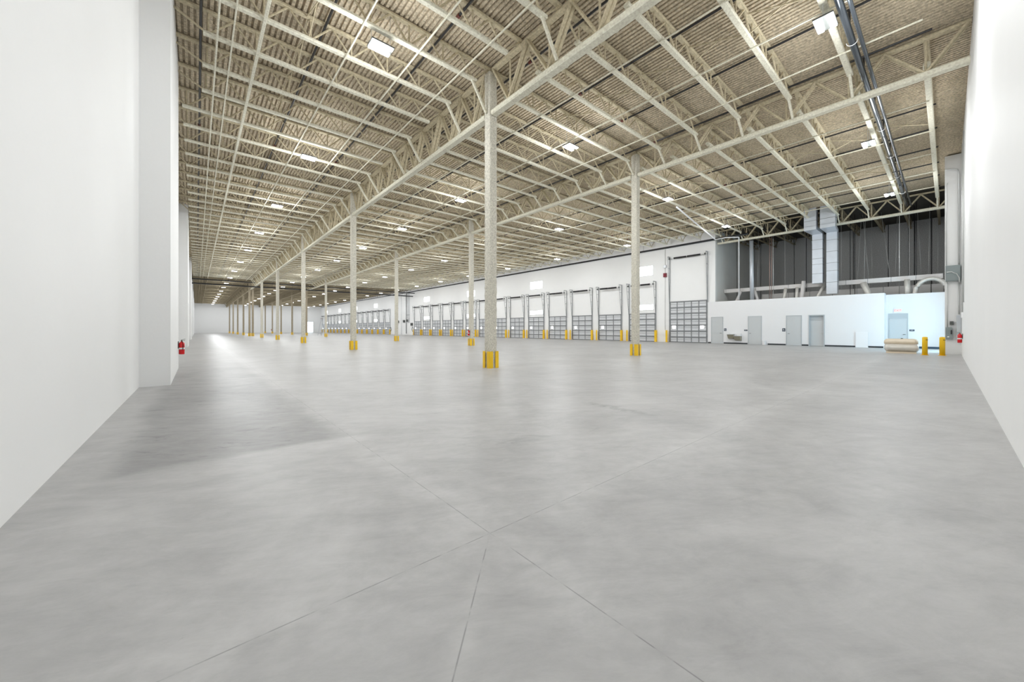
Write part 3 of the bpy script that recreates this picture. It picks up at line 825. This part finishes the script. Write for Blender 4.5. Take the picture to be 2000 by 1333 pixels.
# EXIT sign with real letters
r = empty('exit_sign', (39.5, 2.36, 2.76), 'small EXIT sign with red letters above the exit door', 'sign')
MB().box(-0.05, 0, -0.21, 0.21, -0.13, 0.13).build('sign_body', 'white', r)
tc = bpy.data.curves.new('lettering', 'FONT'); tc.body = 'EXIT'; tc.size = 0.19; tc.extrude = 0.003; tc.align_x = 'CENTER'; tc.align_y = 'CENTER'
tc.materials.append(M['exit'])
tmp = bpy.data.objects.new('lettering', tc)
to = bpy.data.objects.new('lettering', bpy.data.meshes.new_from_object(tmp)); COL.objects.link(to); to.parent = r
bpy.data.objects.remove(tmp)
if not to.data.materials: to.data.materials.append(M['exit'])
to.location = (-0.056, 0, 0); to.rotation_euler = (math.radians(90), 0, math.radians(-90))

# ---------------------------------------------------------------- above the offices
def duct_v(y, w, z0, ya, yb, zj, label):
    """tall duct behind the girder, jogging forward under it and rising through the roof in front."""
    x = 40.0
    r = empty('vertical_duct', (x, y, z0), label, 'duct', 'sheet-metal ducts above the offices')
    H = zj - z0
    MB().box(-0.3, 0.3, -w / 2, w / 2, 0, H).build('lower_run', 'duct', r)
    ya -= y; yb -= y
    b = MB()
    b.poly([(-2.4, ya, H), (0.3, -w / 2, H - 0.0), (0.3, w / 2, H - 0.0), (-2.4, yb, H),
            (-2.4, ya, H + 0.32), (0.3, -w / 2, H + 0.25), (0.3, w / 2, H + 0.25), (-2.4, yb, H + 0.32)],
           [(0, 3, 2, 1), (4, 5, 6, 7), (0, 1, 5, 4), (1, 2, 6, 5), (2, 3, 7, 6), (3, 0, 4, 7)])
    b.build('offset_piece', 'duct', r)
    MB().box(-2.4, -1.7, ya, yb, H + 0.3, deckz(38.0) - z0 - 0.01).build('upper_run', 'duct', r)
    for k in range(1, 6):
        z = H * k / 6 + 0.1 * ((k * 7) % 3)
        MB().box(-0.315, 0.315, -w / 2 - 0.015, w / 2 + 0.015, z, z + 0.025).build('seam', 'strut', r)
    MB().box(-2.415, -1.685, ya - 0.015, yb + 0.015, H + 0.72, H + 0.745).build('seam', 'strut', r)
    return r
duct_v(7.08, 0.68, 5.25, 6.78, 7.56, 9.36, 'tall silver duct on the left of the pair above the offices')
duct_v(6.15, 0.68, 4.3, 5.62, 6.54, 9.36, 'tall silver duct on the right of the pair above the offices')
def duct_h(x0, x1, y0, y1, z0, z1, step, label, m='ductw'):
    r = empty('horizontal_duct', ((x0 + x1) / 2, y0, z0), label, 'duct')
    w = (x1 - x0) / 2; h = z1 - z0
    MB().box(-w, w, 0, y1 - y0, 0, h).build('duct_body', m, r)
    for q in (0.15, 0.5, 0.85):
        yy = (y1 - y0) * q
        MB().box(w - 0.01, w + 0.005, yy, yy + 0.02, h * 0.5, deckz((x0 + x1) / 2) - z0 + 0.01).build('hanger_strap', 'cond', r)
    y = step
    while y < y1 - y0 - 0.1:
        MB().box(-w - 0.008, w + 0.008, y, y + 0.025, -0.008, h + 0.008).build('seam', 'strut', r); y += step
duct_h(40.75, 41.1, 0.2, 15.0 - 0.35, 5.05, 5.40, 1.3, 'long white duct running level above the office wall')
duct_h(43.0, 43.6, 0.2, 12.0, 4.15, 4.85, 1.6, 'lower white duct behind the long level duct')
tubes = [ # y_top, z_top, y_bottom, z_bottom, radius
    (13.05, 5.1, 13.6, 3.73, 0.12), (11.9, 5.1, 11.5, 3.73, 0.12), (9.45, 5.1, 9.6, 3.73, 0.13), (8.62, 5.1, 8.65, 3.73, 0.11),
    (8.15, 5.6, 8.3, 3.73, 0.15), (6.75, 5.15, 7.35, 3.73, 0.12), (4.35, 5.1, 3.9, 3.73, 0.2), (1.95, 5.1, 1.9, 3.73, 0.16)]
for i, (yt, zt_, yb, zb_, rr) in enumerate(tubes):
    m = 'ductw' if i in (0, 1, 4) else 'flex'
    pipe_thing('duct_takeoff', [(40.5, yt, zt_), (40.45, (yt + yb) / 2, (zt_ + zb_) / 2), (40.3, yb, zb_)], rr, m,
               'short duct branch dropping to the office top, %s from the tall door' % nth(i + 1), 'duct', 'duct branches above the offices', 12)
arc = [(40.35, 1.53, 3.73)] + [(40.35, 0.75 + 0.78 * math.cos(a), 4.05 + 0.98 * math.sin(a)) for a in [math.pi * k / 22 for k in range(23)]] + [(40.35, -0.03, 3.73)]
pipe_thing('flexible_duct', arc, [0.15 if k % 2 else 0.135 for k in range(25)], 'flex', 'wrinkled silver flexible duct arching beside the white pier', 'duct', None, 12)
pipe_thing('vent_riser', [(40.0, 11.95, 3.73), (40.0, 12.02, 9.75)], 0.17, 'duct', 'slim round silver duct rising left of the duct pair', 'duct', None, 14)
pipe_thing('water_pipe', [(25.0, 12.0, 9.75), (37.3, 14.2, 9.85), (37.45, 13.3, 9.9), (38.35, 12.6, 9.95), (38.35, 12.55, 9.9), (38.9, 12.72, 9.8), (38.9, 12.72, 3.73)], 0.055, 'white',
           'white pipe dropping straight down to the office top', 'pipe')
for i, (y, z1) in enumerate(((10.5, 9.9), (10.35, 9.9), (10.22, 9.6))):
    pipe_thing('riser_pipe', [(39.8, y, 3.73), (39.8, y, z1)], 0.022, 'copper' if i < 2 else 'cond', 'thin reddish riser above the offices, %s of three' % nth(i + 1), 'pipe', 'thin risers above the offices')
rnd = random.Random(11)
hang = [(41.0, 13.6, 0, 'dark'), (43.0, 12.3, .1, 'cond'), (41.2, 9.0, 0, 'dark'), (44.0, 9.6, .0, 'dark'), (42.5, 10.9, .3, 'cond'), (45.5, 8.6, .1, 'cond'), (41.1, 5.2, 0, 'dark'),
        (42.6, 5.1, 0, 'dark'), (43.5, 4.7, -.5, 'cond'), (44.5, 4.9, .35, 'cond'), (42.2, 4.4, .1, 'cond'), (45.2, 4.3, .0, 'cond'), (43.9, 3.6, -.7, 'cond'),
        (44.8, 2.7, .2, 'cond'), (42.8, 2.5, 0, 'cond'), (41.0, 1.5, 0, 'dark'), (43.3, 1.7, 0, 'dark'), (45.3, 1.6, -.3, 'cond'), (44.6, 0.9, .1, 'cond'), (42.7, 0.8, 0, 'dark'), (46.0, 0.5, 0, 'cond')]
for i, (x, y, dy, m) in enumerate(hang):
    pipe_thing('hanger_wire', [(x, y, deckz(x) + 0.01), (x + 0.1, y + dy, 3.73)], 0.02 if m == 'cond' else 0.022, m,
               '%s hanger wire over the offices, %s from the white pier' % ('pale' if m == 'cond' else 'black', nth(len(hang) - i)), 'wire', 'hanger wires over the offices', 5)

# ---------------------------------------------------------------- electrical gear on the pier
tag(MB().box(31.28, 31.6, -0.47, 0.06, 4.02, 4.86).box(31.265, 31.28, -0.44, 0.03, 4.05, 4.83).build('electrical_enclosure', 'box'), 'large grey-green electrical enclosure high on the white pier', 'electrical box', None, 'thing')
r = empty('disconnect_switch', (31.6, -0.07, 0.84), 'grey disconnect switch box low on the white pier', 'electrical box')
MB().box(-0.18, 0, -0.11, 0.13, 0.0, 0.65).build('box_body', 'box', r)
MB().box(-0.26, -0.18, -0.10, -0.05, 0.28, 0.5).build('switch_handle', 'dark', r)
MB().box(-0.185, -0.18, 0.0, 0.07, 0.1, 0.16).build('warning_label', 'mark', r)
tag(MB().box(31.47, 31.6, -0.22, -0.09, 1.63, 1.82).build('junction_box', 'boxd'), 'small dark junction box above the grey disconnect switch', 'electrical box', None, 'thing')
tag(MB().box(31.35, 31.6, -0.49, -0.33, 0.75, 2.15).build('wiring_trough', 'galv'), 'tall narrow grey panel in the corner of the pier', 'electrical box', None, 'thing')
pipe_thing('conduit', [(31.54, 0.0, 1.5), (31.54, 0.0, 3.98)], 0.022, 'cond', 'conduit rising from the disconnect switch to the high enclosure', 'conduit')
pipe_thing('conduit', [(31.54, 0.03, 4.9), (31.54, 0.03, 9.3), (31.54, 0.0, 9.45)], 0.018, 'cond', 'conduit rising above the high enclosure, pier outer edge', 'conduit')
pipe_thing('conduit', [(31.54, -0.41, 2.2), (31.54, -0.41, 3.98)], 0.03, 'cond', 'conduit from the tall narrow panel to the high enclosure', 'conduit')
pipe_thing('conduit', [(31.54, -0.41, 4.9), (31.54, -0.41, 9.9), (31.54, -0.36, 10.1), (31.54, -0.1, 10.2), (31.54, 0.08, 10.2)], 0.03, 'cond', 'conduit climbing the pier corner and bending over its top', 'conduit')
pipe_thing('conduit', [(31.2, 0.02, 4.5), (31.2, -0.15, 4.5), (31.2, -0.33, 4.38), (31.2, -0.42, 4.15), (31.2, -0.42, 3.9)], 0.022, 'cond', 'white curved conduit across the front of the high enclosure', 'conduit')
for i, (x, z0) in enumerate(((28.0, 2.2), (26.2, 2.6))):
    pipe_thing('conduit', [(x, Y0 + 0.03, z0), (x, Y0 + 0.03, 10.3)], 0.02, 'cond', 'vertical conduit on the near end wall, %s to the extinguisher' % ('closest' if i == 0 else 'second closest'), 'conduit')
tag(MB().box(27.9, 28.1, Y0, Y0 + 0.07, 1.95, 2.2).build('outlet_box', 'white'), 'white outlet box at the foot of a wall conduit', 'electrical box', None, 'thing')
tag(MB().box(XD - 0.15, XD - 0.01, 19.62, 19.92, 8.0, 8.3).build('alarm_bell_box', 'alu'), 'grey box high beside the tall door track', 'control box', None, 'thing')
tag(MB().box(XD - 0.2, XD - 0.01, 19.6, 19.9, 7.0, 7.42).box(XD - 0.24, XD - 0.2, 19.65, 19.85, 7.06, 7.36).build('alarm_strobe', 'redd'), 'dark red alarm unit high beside the tall door track', 'alarm', None, 'thing')
pipe_thing('conduit', [(XD - 0.04, 19.76, 1.3), (XD - 0.04, 19.76, 10.0)], 0.018, 'cond', 'thin conduit running down beside the tall door', 'conduit')

# ---------------------------------------------------------------- ladder by the far columns
r = empty('step_ladder', (20.0, 86.9, 0), 'tall aluminium step ladder standing far down the hall', 'ladder', None, math.radians(-45))
for s in (-1, 1):
    MB().bar((-0.0, s * 0.62, 0), (0.5, s * 0.24, 3.6), 0.07, 0.05).build('front_rail', 'alu', r)
    MB().bar((1.3, s * 0.55, 0), (0.6, s * 0.24, 3.55), 0.06, 0.04).build('rear_rail', 'alu', r)
for k in range(1, 11):
    t = k / 11.0; w = 0.62 - 0.38 * t
    MB().box(0.5 * t - 0.05, 0.5 * t + 0.05, -w, w, 3.6 * t - 0.02, 3.6 * t + 0.02).build('tread', 'alu', r)
MB().box(0.4, 0.7, -0.27, 0.27, 3.55, 3.63).build('top_cap', 'redc', r)
